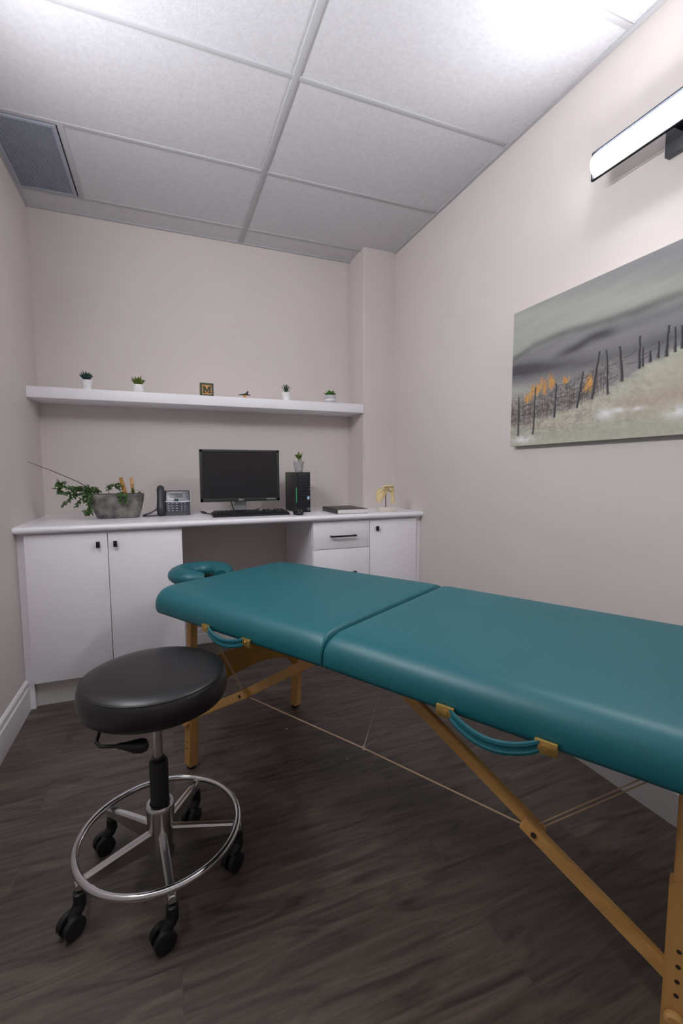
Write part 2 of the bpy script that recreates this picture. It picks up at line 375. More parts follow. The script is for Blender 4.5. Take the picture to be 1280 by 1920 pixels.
# ------------------------------------------------------------------ painting
def painting():
    H, Wd, T = .613, 1.22, .034
    y1 = 1.747; z0 = .114+EYE
    t = thing('canvas_painting', 'wide unframed landscape canvas of a fence under grey clouds on the right wall', 'painting', (XR-.001, y1-Wd/2, z0))
    nx, nz = 760, 300
    rnd = random.Random(3)
    # ---- value noise
    tab = [[rnd.random() for _ in range(256)] for _ in range(64)]
    def vn(x, y):
        xi, yi = math.floor(x), math.floor(y); fx, fy = x-xi, y-yi
        fx = fx*fx*(3-2*fx); fy = fy*fy*(3-2*fy)
        a = tab[yi % 64][xi % 256]; b = tab[yi % 64][(xi+1) % 256]; c = tab[(yi+1) % 64][xi % 256]; d = tab[(yi+1) % 64][(xi+1) % 256]
        return (a*(1-fx)+b*fx)*(1-fy) + (c*(1-fx)+d*fx)*fy
    def fbm(x, y): return .5*vn(x, y)+.27*vn(x*2.1+5, y*2.1)+.15*vn(x*4.3, y*4.3+9)+.08*vn(x*8.7, y*8.7)
    def sm(a, b, x):
        t_ = min(1, max(0, (x-a)/(b-a))); return t_*t_*(3-2*t_)
    def mix(a, b, k): return [a[i]*(1-k)+b[i]*k for i in range(3)]
    def poly(pts, s):
        if s <= pts[0][0]: return pts[0][1]
        for (a, b), (c, d) in zip(pts, pts[1:]):
            if s <= c: return b+(d-b)*(s-a)/(c-a)
        return pts[-1][1]
    hill = [(0, .15), (.1, .16), (.2, .188), (.36, .228), (.44, .275), (.56, .334), (.635, .39), (.715, .426), (.77, .445), (.95, .45), (1.22, .40)]
    skyl = [(0, .47), (.11, .44), (.19, .47), (.34, .45), (.5, .47), (.8, .5), (1.22, .5)]
    c1 = [(0, .66), (.14, .715), (.30, .731), (.43, .716), (.59, .712), (.75, .722), (1.22, .76)]
    c2 = [(.0, .55), (.25, .591), (.36, .612), (.42, .638), (.52, .640), (.8, .66), (1.22, .64)]
    db = [(0, .575), (.15, .548), (.27, .519), (.44, .488), (.7, .5), (1.22, .52)]
    LG, MG, DG = (.37, .38, .34), (.235, .23, .235), (.065, .06, .065)
    cols = []
    posts = [(.045, .364, .049, .077, 1), (.148, .409, .141, .077, 1), (.262, .408, .257, .178, 1), (.392, .442, .37, .219, 1), (.461, .543, .436, .261, 1.15),
             (.491, .54, .504, .274, .9), (.543, .54, .558, .334, 1.2), (.617, .568, .62, .387, 1), (.630, .50, .633, .395, .7), (.655, .471, .658, .409, 1), (.683, .509, .685, .423, .9),
             (.714, .581, .710, .419, 1.1), (.734, .563, .738, .432, .8), (.753, .561, .76, .444, .9), (.80, .57, .803, .44, 1), (.86, .58, .857, .45, 1), (.93, .56, .935, .45, .9), (1.0, .55, 1.0, .44, 1), (1.09, .54, 1.093, .42, 1), (1.17, .52, 1.168, .41, .9)]
    wires = [(.04, .30, .15, .31), (.0, .24, .15, .235), (.04, .17, .15, .17), (.16, .22, .26, .37), (.26, .39, .40, .42), (.26, .31, .39, .33), (.39, .40, .46, .46), (.37, .30, .45, .36), (.49, .44, .55, .47), (.50, .36, .56, .40), (.56, .47, .62, .51), (.57, .43, .66, .45), (.62, .46, .70, .50), (.40, .35, .44, .44)]
    strokes = []
    for _ in range(330):
        s = rnd.uniform(0.0, .5); h = poly(hill, s)
        strokes.append((s, h+rnd.uniform(-.02, .05), h+rnd.uniform(.10, .25)*(1.0-.5*s), rnd.uniform(.0006, .0016), rnd.uniform(.35, .75), rnd.uniform(-.01, .01)))
    oranges = [(.100, .35, .05), (.118, .37, .055), (.132, .41, .06), (.150, .40, .06), (.172, .425, .07), (.190, .43, .075), (.205, .415, .08), (.228, .445, .075), (.243, .42, .05), (.312, .42, .04), (.425, .385, .06), (.438, .36, .06), (.41, .35, .05)]
    for j in range(nz+1):
        v = j/nz
        for i in range(nx+1):
            s = i/nx*Wd; sv = s
            n = fbm(s*4, v*7); nf = fbm(s*26+3, v*40); nff = fbm(s*80, v*90)
            w1 = .03*(fbm(s*5+7, v*3)-.5)
            h = poly(hill, s)+.03*(fbm(s*14, 2)-.5)
            # sky
            c = mix(LG, MG, sm(.82, 1.05, v+.35*s-.15+.1*(n-.5)))
            c = mix(c, MG, sm(.06, -.06, v-poly(c1, s)+w1*2))
            for lin, wd, k in ((c1, .026, .5), (c2, .03, .85), (db, .055, .95)):
                d = v-poly(lin, s)-w1
                k2 = k*math.exp(-(d/wd)**2)*(.55+.9*fbm(s*6+wd*90, v*9))
                if lin is c2: k2 *= sm(.2, .36, s)*(1-.75*sm(.46, .56, s))
                if lin is db: k2 *= .55+.45*sm(.34, .08, s)
                c = mix(c, DG, min(.9, k2))
            # light horizon behind the fence at left, grey mist further right
            d = v-poly(skyl, s)
            hz = sm(.03, -.05, d+w1)
            c = mix(c, mix((.42, .42, .38), (.25, .245, .245), sm(.10, .20, s)), hz*(.75-.2*sm(.1, .3, s)))
            # brush band
            if s < .62:
                bt = h+.23*(1-.55*s); k = sm(bt+.05, bt-.08, v+.10*(nf-.5))*sm(.62, .42, s)
                c = mix(c, mix((.13, .11, .105), (.40, .36, .33), sm(.3, .75, nff)), .8*k)
            # meadow
            k = sm(h+.025, h-.02, v+.05*(nf-.5))
            md = mix((.45, .42, .32), (.49, .47, .38), n)
            if s > .5: md = mix(md, (.42, .44, .36), sm(.45, .7, n)*.6)
            md = mix(md, (.45, .36, .29), .8*math.exp(-((v-.2-.06*(s-.6))/.05)**2)*sm(.45, .62, s)*sm(1.0, .75, s))
            dk = sm(.42, .62, .5*nff+.5*nf)*sm(.85, .2, s)*sm(.02, .1, v)
            md = mix(md, mix((.20, .18, .165), (.40, .36, .32), fbm(s*150, v*150)), .85*dk); md = mix(md, (.58, .56, .50), .5*sm(.52, .70, fbm(s*110+9, v*120))*sm(.9, .3, s))
            md = mix(md, (.40, .41, .34), sm(.14, .03, v)*.7)
            md = mix(md, (.47, .44, .35), sm(.04, .0, v))
            for (a, b, ra, rb) in ((.497, .155, .04, .035), (.766, .12, .05, .035), (.55, .17, .03, .015), (.08, .045, .07, .03), (.62, .165, .03, .012)):
                e = math.exp(-(((s-a)/ra)**2+((v-b)/rb)**2)*1.2)*sm(.35, .6, fbm(s*30, v*30)+.15)
                md = mix(md, (.72, .71, .70), e)
            c = mix(c, md, k)
            g_ = 1+.20*(fbm(s*5+v*2, v*46-s*9)-.5)*(1-k)+.30*(fbm(s*70, v*55+s*11)-.5)*k
            cols.append([min(1, q*g_) for q in c])
    idx = lambda i, j: j*(nx+1)+i
    def dab(s, v, col, k):
        i = int(round(s/Wd*nx)); j = int(round(v*nz))
        if 0 <= i <= nx and 0 <= j <= nz: cols[idx(i, j)] = mix(cols[idx(i, j)], col, k)
    for s, a, b, wd, k, ln in strokes:
        for q in range(60):
            t_ = q/59; dab(s+ln*t_+.002*(vn(t_*9, s*99)-.5), a+(b-a)*t_, (.085, .07, .07), k*.8)
    for a, b, L in oranges:
        for q in range(26):
            s = rnd.gauss(a, .007); v0 = b-rnd.uniform(.3, 1)*L; v1 = b+rnd.uniform(-.4, .7)*L; oc = rnd.choice([(.66, .31, .05), (.58, .22, .04), (.72, .42, .10), (.42, .25, .13), (.30, .18, .11)])
            for z in range(40):
                t_ = z/39; v = v0+(v1-v0)*t_; dab(s+.001*math.sin(z*.9+q), v, oc, .28+.45*t_)
    for a, b, c_, d in wires:
        for q in range(160):
            t_ = q/159; dab(a+(c_-a)*t_, b+(d-b)*t_-.012*math.sin(PI*t_), (.07, .06, .065), .65)
    for a, b, c_, d, wd in posts:
        for q in range(150):
            t_ = q/149; cx = a+(c_-a)*t_+.003*(vn(t_*6, a*77)-.5); hw = (.0036+.002*t_)*wd
            for r in range(9):
                o_ = (r/8-.5)*2*hw; dab(cx+o_, b+(d-b)*t_, (.045, .042, .048) if r > 2 else (.16, .15, .15), .8)
    bm = BM()
    lay = bm.verts.layers.float_color.new('paint')
    V = []
    for j in range(nz+1):
        for i in range(nx+1):
            v = bm.verts.new((-T, Wd/2-i/nx*Wd, j/nz*H)); v[lay] = (*cols[idx(i, j)], 1); V.append(v)
    for j in range(nz):
        for i in range(nx): bm.faces.new((V[idx(i, j)], V[idx(i+1, j)], V[idx(i+1, j+1)], V[idx(i, j+1)]))
    mt, nt, b = new_mat('painted_canvas')
    at = N(nt, 'ShaderNodeVertexColor'); at.layer_name = 'paint'
    nt.links.new(at.outputs[0], b.inputs['Base Color']); b.inputs['Roughness'].default_value = .65; b.inputs['Specular IOR Level'].default_value = .3
    tc = N(nt, 'ShaderNodeTexCoord'); nz_ = N(nt, 'ShaderNodeTexNoise'); nz_.inputs['Scale'].default_value = 240
    bp = N(nt, 'ShaderNodeBump'); bp.inputs['Strength'].default_value = .25; bp.inputs['Distance'].default_value = .001
    nt.links.new(tc.outputs['Object'], nz_.inputs['Vector']); nt.links.new(nz_.outputs['Fac'], bp.inputs['Height']); nt.links.new(bp.outputs[0], b.inputs['Normal'])
    obj('painted_face', bm, mt, t, False)
    bm = BM(); lohi(bm, (-T+.0006, -Wd/2, 0), (0, Wd/2, H)); obj('canvas_edge', bm, 'edge', t, False)
painting()

# ------------------------------------------------------------------ built-in cabinets, countertop and shelf
YD, ZT, TH = 2.605, 0.936, 0.033
ZD1, ZD0 = ZT-TH-.010, 0.140
def knob(parent, x, z, yf=YD):
    bm = BM(); lohi(bm, (x-.009, yf-.020, z-.016), (x+.009, yf-.014, z+.016), .0015); lohi(bm, (x-.006, yf-.015, z-.010), (x+.006, yf, z+.010), .001)
    obj('door_pull', bm, 'blackmetal', parent)
def door(parent, x0, x1, z0=ZD0, z1=ZD1, name='door'):
    return obj(name, lohi(BM(), (x0, YD, z0), (x1, YD+.018, z1), .0012), 'cab', parent)
def carcass(parent, x0, x1, yb):
    bm = BM()
    lohi(bm, (x0, YD+.019, .14), (x0+.018, yb, ZT-TH-.001)); lohi(bm, (x1-.018, YD+.019, .14), (x1, yb, ZT-TH-.001))
    lohi(bm, (x0+.018, YD+.019, .14), (x1-.018, yb, .158)); lohi(bm, (x0+.018, yb-.012, .158), (x1-.018, yb, ZT-TH-.001))
    lohi(bm, (x0+.018, YD+.019, ZT-TH-.02), (x1-.018, yb-.012, ZT-TH-.001))
    return obj('carcass', bm, 'cab', parent, False)
def kick(parent, x0, x1, yb):
    bm = BM(); lohi(bm, (x0, 2.66, 0), (x1, 2.676, .139)); lohi(bm, (x0, 2.676, 0), (x0+.016, yb, .139)); lohi(bm, (x1-.016, 2.676, 0), (x1, yb, .139))
    obj('toe_kick', bm, 'kick', parent, False)
t = thing('base_cabinet', 'white two-door base cabinet under the counter at the left wall', 'cabinet', (0, 0, 0))
carcass(t, -.646, .084, YB-.002); kick(t, -.665, .084, YB-.002)
obj('filler_strip', lohi(BM(), (XL+.001, 2.632, .0), (-.6465, 2.65, ZT-TH-.001)), 'cab', t, False)
d = door(t, -.6455, -.2815); knob(d, -.323, .832)
d = door(t, -.2785, .0835); knob(d, -.244, .832)
t = thing('drawer_cabinet', 'white drawer base cabinet to the right of the knee space', 'cabinet', (0, 0, 0))
carcass(t, .832, 1.211, YB-.002); kick(t, .832, 1.211, YB-.002)
for k, (z0, z1, zh) in enumerate(((.724, ZD1, .803), (.434, .7205, .571), (.14, .4305, .29))):
    d = obj('drawer', lohi(BM(), (.8345, YD, z0), (1.2095, YD+.018, z1), .0012), 'cab', t)
    bm = BM(); hxc = 1.027
    lohi(bm, (hxc-.085, YD-.030, zh-.005), (hxc+.085, YD-.020, zh+.005), .0012)
    for e in (-1, 1): lohi(bm, (hxc+e*.078-.005, YD-.021, zh-.005), (hxc+e*.078+.005, YD, zh+.005))
    obj('drawer_handle', bm, 'blackmetal', d)
t = thing('base_cabinet', 'narrow single-door white base cabinet beside the right wall', 'cabinet', (0, 0, 0))
carcass(t, 1.2125, 1.553, YP-.002); kick(t, 1.2125, 1.553, YP-.002)
d = door(t, 1.2135, 1.5505); knob(d, 1.261, .838)
obj('filler_strip', lohi(BM(), (1.5535, 2.618, 0), (XR-.001, 2.636, ZT-TH-.001)), 'cab', t, False)

def ctop():
    bm = BM(); y0 = 2.575; zt, zb = ZT, ZT-TH
    nose = [(y0+.0165-.0165*math.sin(a), (zt+zb)/2+.0165*math.cos(a)) for a in [PI*k/12 for k in range(13)]]
    prism(bm, nose+[(YB, zb), (YB, zt)], 0, XL+.0005, XP-.0005)
    prism(bm, nose+[(YP-.0005, zb), (YP-.0005, zt)], 0, XP-.0005, XR-.0005)
    o = obj('countertop', bm, 'counter', None, True, 30)
    tag(o, 'long white laminate countertop with a rounded front edge along the back wall', 'countertop')
ctop()
SZ0, SZ1, SY = EYE+.410, EYE+.470, 2.985
tag(obj('wall_shelf', lohi(BM(), (XL+.0005, SY, SZ0), (XP-.0005, YB-.0005, SZ1), .0015), 'shelf'), 'thick white floating shelf across the alcove above the monitor', 'shelf')

# ------------------------------------------------------------------ massage table
TA = math.radians(-60.195)
tb = thing('massage_table', 'teal padded folding massage table with beech legs across the room', 'massage table', (0.6928, 1.2837, 0), TA)
TZ0, TZ1, TW, TL = .681, .771, .7368, .923
def pad(bm, L, W, T, rc, re, s, tilt, dip=.004):
    """rounded cushion from the hinge (x=0) outwards along s; outer corners rounded in plan, top edge rounded"""
    n = 8
    def outline(ins):
        l, w = L-ins, W/2-ins; r = max(.02, rc-ins); h0 = .0012+min(ins, .06)*.26+max(0, ins-.06)*1.0; pts = []
        rs = .02+min(ins, .06)*1.2
        def arc(cx, cy, r, a0, a1, k): return [(cx+r*math.cos(a0+(a1-a0)*i/k), cy+r*math.sin(a0+(a1-a0)*i/k)) for i in range(k+1)]
        def lin(a, b, k): return [(a[0]+(b[0]-a[0])*i/k, a[1]+(b[1]-a[1])*i/k) for i in range(1, k)]
        A = arc(h0+rs*.3, -w+rs*.3, rs*.3, PI, 1.5*PI, 3)
        B = arc(l-r, -w+r, r, 1.5*PI, 2*PI, 10); C = arc(l-r, w-r, r, 0, PI/2, 10); D = arc(h0+rs*.3, w-rs*.3, rs*.3, PI/2, PI, 3)
        return A+lin(A[-1], B[0], 12)+B+lin(B[-1], C[0], 10)+C+lin(C[-1], D[0], 12)+D+lin(D[-1], A[0], 10)
    lev = [(.012, 0), (.003, .004), (0, .012), (0, (T-re)*.75)]
    for k in range(n+1):
        a = PI/2*k/n; lev.append((re*(1-math.cos(a)), T-re+re*math.sin(a)-0))
    lev += [(re+.04, T+.002), (re+.12, T+.003), (re+.22, T+.003)]
    rings = []
    for ins, z in lev:
        ring = []
        for x, y in outline(ins):
            xx = s*x*math.cos(tilt); zz = z+x*math.sin(tilt)
            ring.append(bm.verts.new((xx, y, TZ0+zz)))
        rings.append(ring)
    for a, b in zip(rings, rings[1:]):
        k = len(a)
        for i in range(k): bm.faces.new((a[i], a[(i+1) % k], b[(i+1) % k], b[i]))
    bm.faces.new(rings[0][::-1]); bm.faces.new(rings[-1])
    return bm
TF = math.radians(-1.06)
obj('cushion', pad(BM(), TL, TW, TZ1-TZ0, .11, .060, -1, TF), 'teal', tb, True, 60)
obj('cushion', pad(BM(), TL, TW, TZ1-TZ0, .11, .060, 1, 0.0), 'teal', tb, True, 60)
# under-frame rails hidden just inside the cushion skirts
for s in (-1, 1):
    tz = -.017 if s < 0 else 0
    for wy in (-.30, .30): obj('frame_rail', beam(BM(), (s*.02, wy, TZ0-.010), (s*.86, wy, TZ0-.010+tz), .02, .018), 'beechx', tb)
    obj('frame_rail', beam(BM(), (s*.85, -.288, TZ0-.010+tz), (s*.85, .288, TZ0-.010+tz), .02, .018, (1, 0, 0)), 'beechx', tb)
# legs: upper post, height extension with peg holes and a knob
def leg(lt, lf, wy, out):
    top, foot = Vector((lt, wy, TZ0-.004)), Vector((lf, wy, 0.012)); d = foot-top
    at = lambda z: top+d*((top.z-z)/(top.z-foot.z))
    o = obj('leg', beam(BM(), top, at(.30), .030, .030), 'beech', tb)
    bm = BM(); beam(bm, at(.455), foot, .038, .042, (0, 1, 0), .003)
    e = obj('leg_extension', bm, 'beech', o)
    bm = BM()
    tube(bm, [at(.452)+Vector((0, out*.0185, -.004)), at(.452)+Vector((0, out*.0202, -.004))], .019, 20)
    obj('end_cap', bm, 'beech', o)
    for z in (.335, .305, .275, .247, .118, .09): obj('peg_hole', tube(BM(), [at(z)+Vector((0, out*.017, 0)), at(z)+Vector((0, out*.0194, 0))], .0042, 12), 'hole', o)
    bm = BM(); p = at(.205); tube(bm, [p+Vector((0, out*q, 0)) for q in (.018, .023, .025, .032, .036)], [.008, .009, .0165, .0165, .012], 18)
    obj('knob', bm, 'beech', o)
    bm = BM(); tube(bm, [foot+Vector((0, 0, .004)), (foot.x, foot.y, .0)], .017, 16); obj('rubber_foot', bm, 'black', o)
WN, WF = -.258, .350
leg(-.768, -.812, WN, -1); leg(-.768, -.818, WF, 1)
leg(.776, .776, WN, -1); leg(.776, .776, WF, 1)
# folding braces
def brace(wy, io, pts):
    (hx_, hz), (jx, jz), (lx, lz) = pts
    s = 1 if jx > 0 else -1
    bm = BM(); beam(bm, (hx_, wy-io*.010, hz), (jx+s*.012, wy-io*.010, jz-.008), .016, .030); obj('upper_brace', bm, 'beechx', tb)
    bm = BM(); dx = Vector((lx-jx, 0, lz-jz)).normalized()
    beam(bm, (jx-dx.x*.028, wy+io*.008, jz-dx.z*.028), (lx, wy+io*.008, lz), .018, .030)
    o = obj('lower_brace', bm, 'beechx', tb)
    obj('bolt', tube(BM(), [(jx, wy-io*.021, jz), (jx, wy+io*.0195, jz)], .006, 12), 'hole', o)
NEARB = ((.105, .694-.018), (.520, .424), (.765, .276)); FARB = ((-.065, .694-.018), (-.468, .417), (-.790, .228))
for wy, io in ((WN, -1), (WF, 1)): brace(wy, io, NEARB); brace(wy, io, FARB)
# arched end panels between the legs
for lx in (-.793, .776):
    bm = BM(); ys = [WN+.016+(WF-WN-.032)*k/24 for k in range(25)]
    mid = (WN+WF)/2; hw = (WF-WN)/2
    lower = [(y, .245+.088*max(0, 1-((y-mid)/(hw*.86))**2)**.5) for y in ys]
    poly = [(ys[0], .437), (ys[-1], .437)]+lower[::-1]
    prism(bm, poly, 0, lx-.006, lx+.006); obj('end_panel', bm, 'ply', tb, False)
# cables
def cable(name, pts, r, mt, seg=8): obj(name, tube(BM(), pts, r, seg), mt, tb)
for wy in (WN+.004, WF-.004):
    cable('cable', [(-.455, wy, .414), (.054, wy, .424), (.508, wy, .420)], .0021, 'cord')
    for s, jx, jz, tx in ((1, .525, .425, .762), (-1, -.470, .418, -.735)):
        for q in (-.006, .006):
            cable('cable', [(jx+s*q*.9+s*.004, wy, jz+.012), (tx+s*q*.9, wy, TZ0-.004)], .0016, 'cord')
bm = BM(); tube(bm, [(.054+.005*math.cos(a), WN+.004, .424+.005*math.sin(a)) for a in [2*PI*k/14 for k in range(14)]], .0012, 6, True); obj('cable_ring', bm, 'whitecord', tb)
cable('cable', [(.054, WN+.006, .428), (0.0, .02, TZ0-.002)], .0012, 'whitecord')
cable('cable', [(.054, WN+.006, .424), (.054, .05, .40), (.054, WF-.006, .424)], .0011, 'whitecord')
# carrying handles on the near side
def handle(l0, l1, sag, out, tz=0.0):
    yb_ = -TW/2; zc = TZ0+.008+tz; n = 22; L = l1-l0
    rows = []
    bm = BM()
    prof = [(-.0145, .0), (-.0125, .0048), (-.007, .0060), (-.0045, .0042), (-.002, .0038), (.002, .0038), (.0045, .0042), (.007, .0060), (.0125, .0048), (.0145, 0), (.0125, -.004), (-.0125, -.004)]
    for i in range(n+1):
        t_ = i/n; b = math.sin(PI*t_)**.8 if 0 < t_ < 1 else 0
        c = Vector((l0+L*t_, yb_-.005-out*b, zc-sag*b))
        rows.append([bm.verts.new(c+Vector((0, -q*math.cos(.35), p_-q*math.sin(.35)*0))) for p_, q in prof])
    for a, b in zip(rows, rows[1:]):
        for k in range(len(prof)): bm.faces.new((a[k], a[(k+1) % len(prof)], b[(k+1) % len(prof)], b[k]))
    bm.faces.new(rows[0][::-1]); bm.faces.new(rows[-1])
    o = obj('carry_handle', bm, 'teal', tb)
    for e, s in ((l0, -1), (l1, 1)):
        bm = BM(); box(bm, (e+s*.010, yb_-.006, zc), (.042, .009, .027), .0025)
        for q in (.008, ): tube(bm, [(e+s*q, yb_-.010, zc), (e+s*q, yb_-.0125, zc)], .0055, 12)
        obj('handle_bracket', bm, 'brass', o)
handle(-.498, -.312, .019, .015, -.007); handle(.368, .552, .025, .018)

# ------------------------------------------------------------------ face cradle at the far end
def cradle():
    u = Vector((math.cos(TA), math.sin(TA), 0)); wv = Vector((-u.y, u.x, 0))
    c = Vector((0.6928, 1.2837, 0))+u*(-1.085)+wv*(.01)
    t = thing('face_cradle', 'teal horseshoe face cradle cushion at the far end of the massage table', 'face cradle', (c.x, c.y, 0), TA)
    # horseshoe centreline: opening towards the table (+x)
    pts, rad = [], []
    n = 40; a0 = math.radians(28)
    for i in range(n+1):
        a = a0+(2*PI-2*a0)*i/n
        pts.append((.103*math.cos(a)-.015, .100*math.sin(a), .748)); 
        e = min(i, n-i)/5; rad.append(.052*(min(1, .55+.45*min(1, e)**.6)))
    bm = BM(); tube(bm, pts, rad, 16)
    for v in bm.verts: v.co.z = .716+(v.co.z-.748)*.72
    obj('cushion', bm, 'teal', t, True, 60)
    bm = BM()
    poly = [(.125*math.cos(a)-.01, .118*math.sin(a)) for a in [a0+(2*PI-2*a0)*i/30 for i in range(31)]]+[(.06*math.cos(a)-.01, .06*math.sin(a)) for a in [a0+(2*PI-2*a0)*i/30 for i in range(31)]][::-1]
    prism(bm, poly, 2, .664, .678); obj('base_plate', bm, 'beechx', t, False)
    for wy in (-.07, .07): obj('support_arm', beam(BM(), (-.06, wy, .656), (.19, wy, .656), .02, .016), 'beechx', t)
cradle()

# ------------------------------------------------------------------ rolling stool
SX, SYY = -0.043, 1.372
st = thing('rolling_stool', 'round black vinyl stool with chrome foot ring on five castors', 'stool', (SX, SYY, 0))
prof = [(0, .545), (.16, .545), (.182, .548), (.194, .556), (.2, .57), (.2015, .59), (.199, .612), (.194, .622), (.1925, .6235), (.1925, .6255), (.189, .628), (.178, .634), (.15, .639), (.10, .6415), (.05, .642), (0, .642)]
bm = BM(); lathe(bm, prof, (0, 0, 0), 72); o = obj('seat', bm, 'stoolvinyl', st, True, 70)
bm = BM(); tube(bm, [(.1925*math.cos(a), .1925*math.sin(a), .6245) for a in [2*PI*k/72 for k in range(72)]], .0019, 8, True); obj('seam_piping', bm, 'stoolvinyl', o)
bm = BM(); box(bm, (0, 0, .535), (.20, .16, .018), .003); lathe(bm, [(.03, .50), (.034, .528)], (0, 0, 0), 20); obj('seat_plate', bm, 'black', st)
bm = BM(); lathe(bm, [(0, .33), (.0135, .33), (.0135, .527), (0, .527)], (0, 0, 0), 24); obj('gas_piston', bm, 'satin', st)
bm = BM(); lathe(bm, [(0, .20), (.026, .20), (.0265, .355), (.024, .362), (.0175, .364), (.0175, .372), (0, .372)], (0, 0, 0), 28); obj('gas_cylinder', bm, 'black', st)
bm = BM(); lathe(bm, [(.0, .066), (.034, .066), (.036, .075), (.037, .13), (.037, .17), (.040, .215), (.040, .226), (.037, .230), (.029, .230), (.028, .22), (0, .22)], (0, 0, 0), 36); obj('hub', bm, 'satin', st)
RR, RZ = .2235, .146
bm = BM(); tube(bm, [(RR*math.cos(a), RR*math.sin(a), RZ) for a in [2*PI*k/96 for k in range(96)]], .0095, 14, True); obj('foot_ring', bm, 'chrome', st)
for k in range(5):
    a = math.radians(208.5-4+72*k); ca, sa = math.cos(a), math.sin(a); dv = Vector((ca, sa, 0)); nv = Vector((-sa, ca, 0))
    bm = BM(); rows = []
    for r_, zt_, zb_, hw in ((.028, .156, .098, .012), (.10, .149, .103, .0115), (.19, .139, .108, .0105), (.222, .136, .110, .0105), (.232, .130, .112, .008)):
        c = dv*r_; rows.append([bm.verts.new(c+nv*(hw*x)+Vector((0, 0, z))) for x, z in ((-1, zb_), (1, zb_), (1, zt_-.006), (.6, zt_-.001), (0, zt_), (-.6, zt_-.001), (-1, zt_-.006))])
    for p, q in zip(rows, rows[1:]):
        for i in range(7): bm.faces.new((p[i], p[(i+1) % 7], q[(i+1) % 7], q[i]))
    bm.faces.new(rows[0][::-1]); bm.faces.new(rows[-1])
    obj('base_arm', bm, 'satin', st, True, 35)
    # castor
    cst = Vector((ca*.222, sa*.222, 0)); tr = math.radians(214+(7, -12, 5, 14, -8)[k]); td = Vector((math.cos(tr), math.sin(tr), 0)); tn = Vector((-td.y, td.x, 0))
    bm = BM()
    tube(bm, [cst+Vector((0, 0, z)) for z in (.115, .104, .100, .062)], [.006, .006, .0155, .0155], 18)
    wc = cst+td*.026+Vector((0, 0, .0275))
    # hood over the wheels
    for e in (0,):
        pts = [cst+Vector((0, 0, .07)), cst+td*.006+Vector((0, 0, .058)), wc+Vector((0, 0, .012))]
        tube(bm, pts, [.0155, .0165, .013], 14)
    o = obj('castor', bm, 'black', st)
    bm = BM()
    for e in (-1, 1): tube(bm, [wc+tn*(e*q) for q in (.006, .0075, .0215, .0235)], [.025, .0275, .0275, .022], 26)
    obj('wheel', bm, 'black', o)
# height lever
bm = BM(); tube(bm, [(-.10, -.02, .533), (-.135, -.085, .528), (-.139, -.128, .520), (-.128, -.138, .513), (-.105, -.142, .510), (-.085, -.144, .508)], .0045, 10)
o = obj('height_lever', bm, 'black', st)
bm = BM(); tube(bm, [(-.092, -.143, .509), (-.08, -.144, .507), (-.065, -.144, .503), (-.05, -.143, .498), (-.034, -.141, .495), (-.022, -.139, .494), (-.017, -.138, .494)], [.006, .0085, .012, .0175, .019, .015, .006], 16)
obj('paddle', bm, 'black', o)

# ------------------------------------------------------------------ things on the counter
CT = ZT
# monitor
def monitor():
    x0, x1, z0, z1, y = .205, .692, CT+.081, CT+.400, 2.868
    xc, zc = (x0+x1)/2, (z0+z1)/2; Wm, Hm = x1-x0, z1-z0
    t = thing('computer_monitor', 'black flat-panel monitor switched off in the middle of the counter', 'monitor', (xc, y, CT))
    bm = BM(); lz = lambda z: z-CT
    b = .0165
    lohi(bm, (-Wm/2, -.012, lz(z0)), (Wm/2, .012, lz(z0)+b+.004), .002); lohi(bm, (-Wm/2, -.012, lz(z1)-b), (Wm/2, .012, lz(z1)), .002)
    lohi(bm, (-Wm/2, -.012, lz(z0)), (-Wm/2+b, .012, lz(z1)), .002); lohi(bm, (Wm/2-b, -.012, lz(z0)), (Wm/2, .012, lz(z1)), .002)
    obj('bezel', bm, 'bezel', t)
    obj('screen', lohi(BM(), (-Wm/2+b, -.0085, lz(z0)+b), (Wm/2-b, .010, lz(z1)-b)), 'screen', t, False)
    bm = BM(); lohi(bm, (-Wm/2+.006, .0, lz(z0)+.006), (Wm/2-.006, .03, lz(z1)-.006), .004); lohi(bm, (-.15, .03, lz(z0)+.05), (.15, .055, lz(z1)-.06), .01); obj('back_shell', bm, 'black', t)
    o = obj('logo', text_bm(BM(), 'DELL', .0135, .0004, Matrix.Translation((0, -.0125, lz(z0)+.0105)) @ Matrix.Rotation(PI/2, 4, 'X') @ Matrix.Diagonal((1.15, 1, 1, 1))), 'whitesticker', t, False)
    for k in range(5):
        bm = BM(); xx = .160+k*.0125; box(bm, (xx, -.0125, lz(z0)+.012), (.006, .003, .0055), .0008); obj('button', bm, 'whitesticker' if k < 5 else 'silver', t)
    bm = BM(); prism(bm, [(-.043, 0.008), (.043, 0.008), (.036, .075), (.036, .14), (-.036, .14), (-.036, .075)], 1, .030, .05); obj('stand_neck', bm, 'silver', t, False)
    bm = BM(); tube(bm, [(-.066, .022, .105), (-.058, .020, .075), (-.05, .014, .045), (-.046, .004, .022), (-.060, -.006, .014), (-.09, -.012, .013)], .0036, 8); obj('video_cable', bm, 'black', t)
    bm = BM(); lohi(bm, (-.115, -.018, 0), (.115, .15, .010), .003); obj('stand_base', bm, 'silver', t)
monitor()
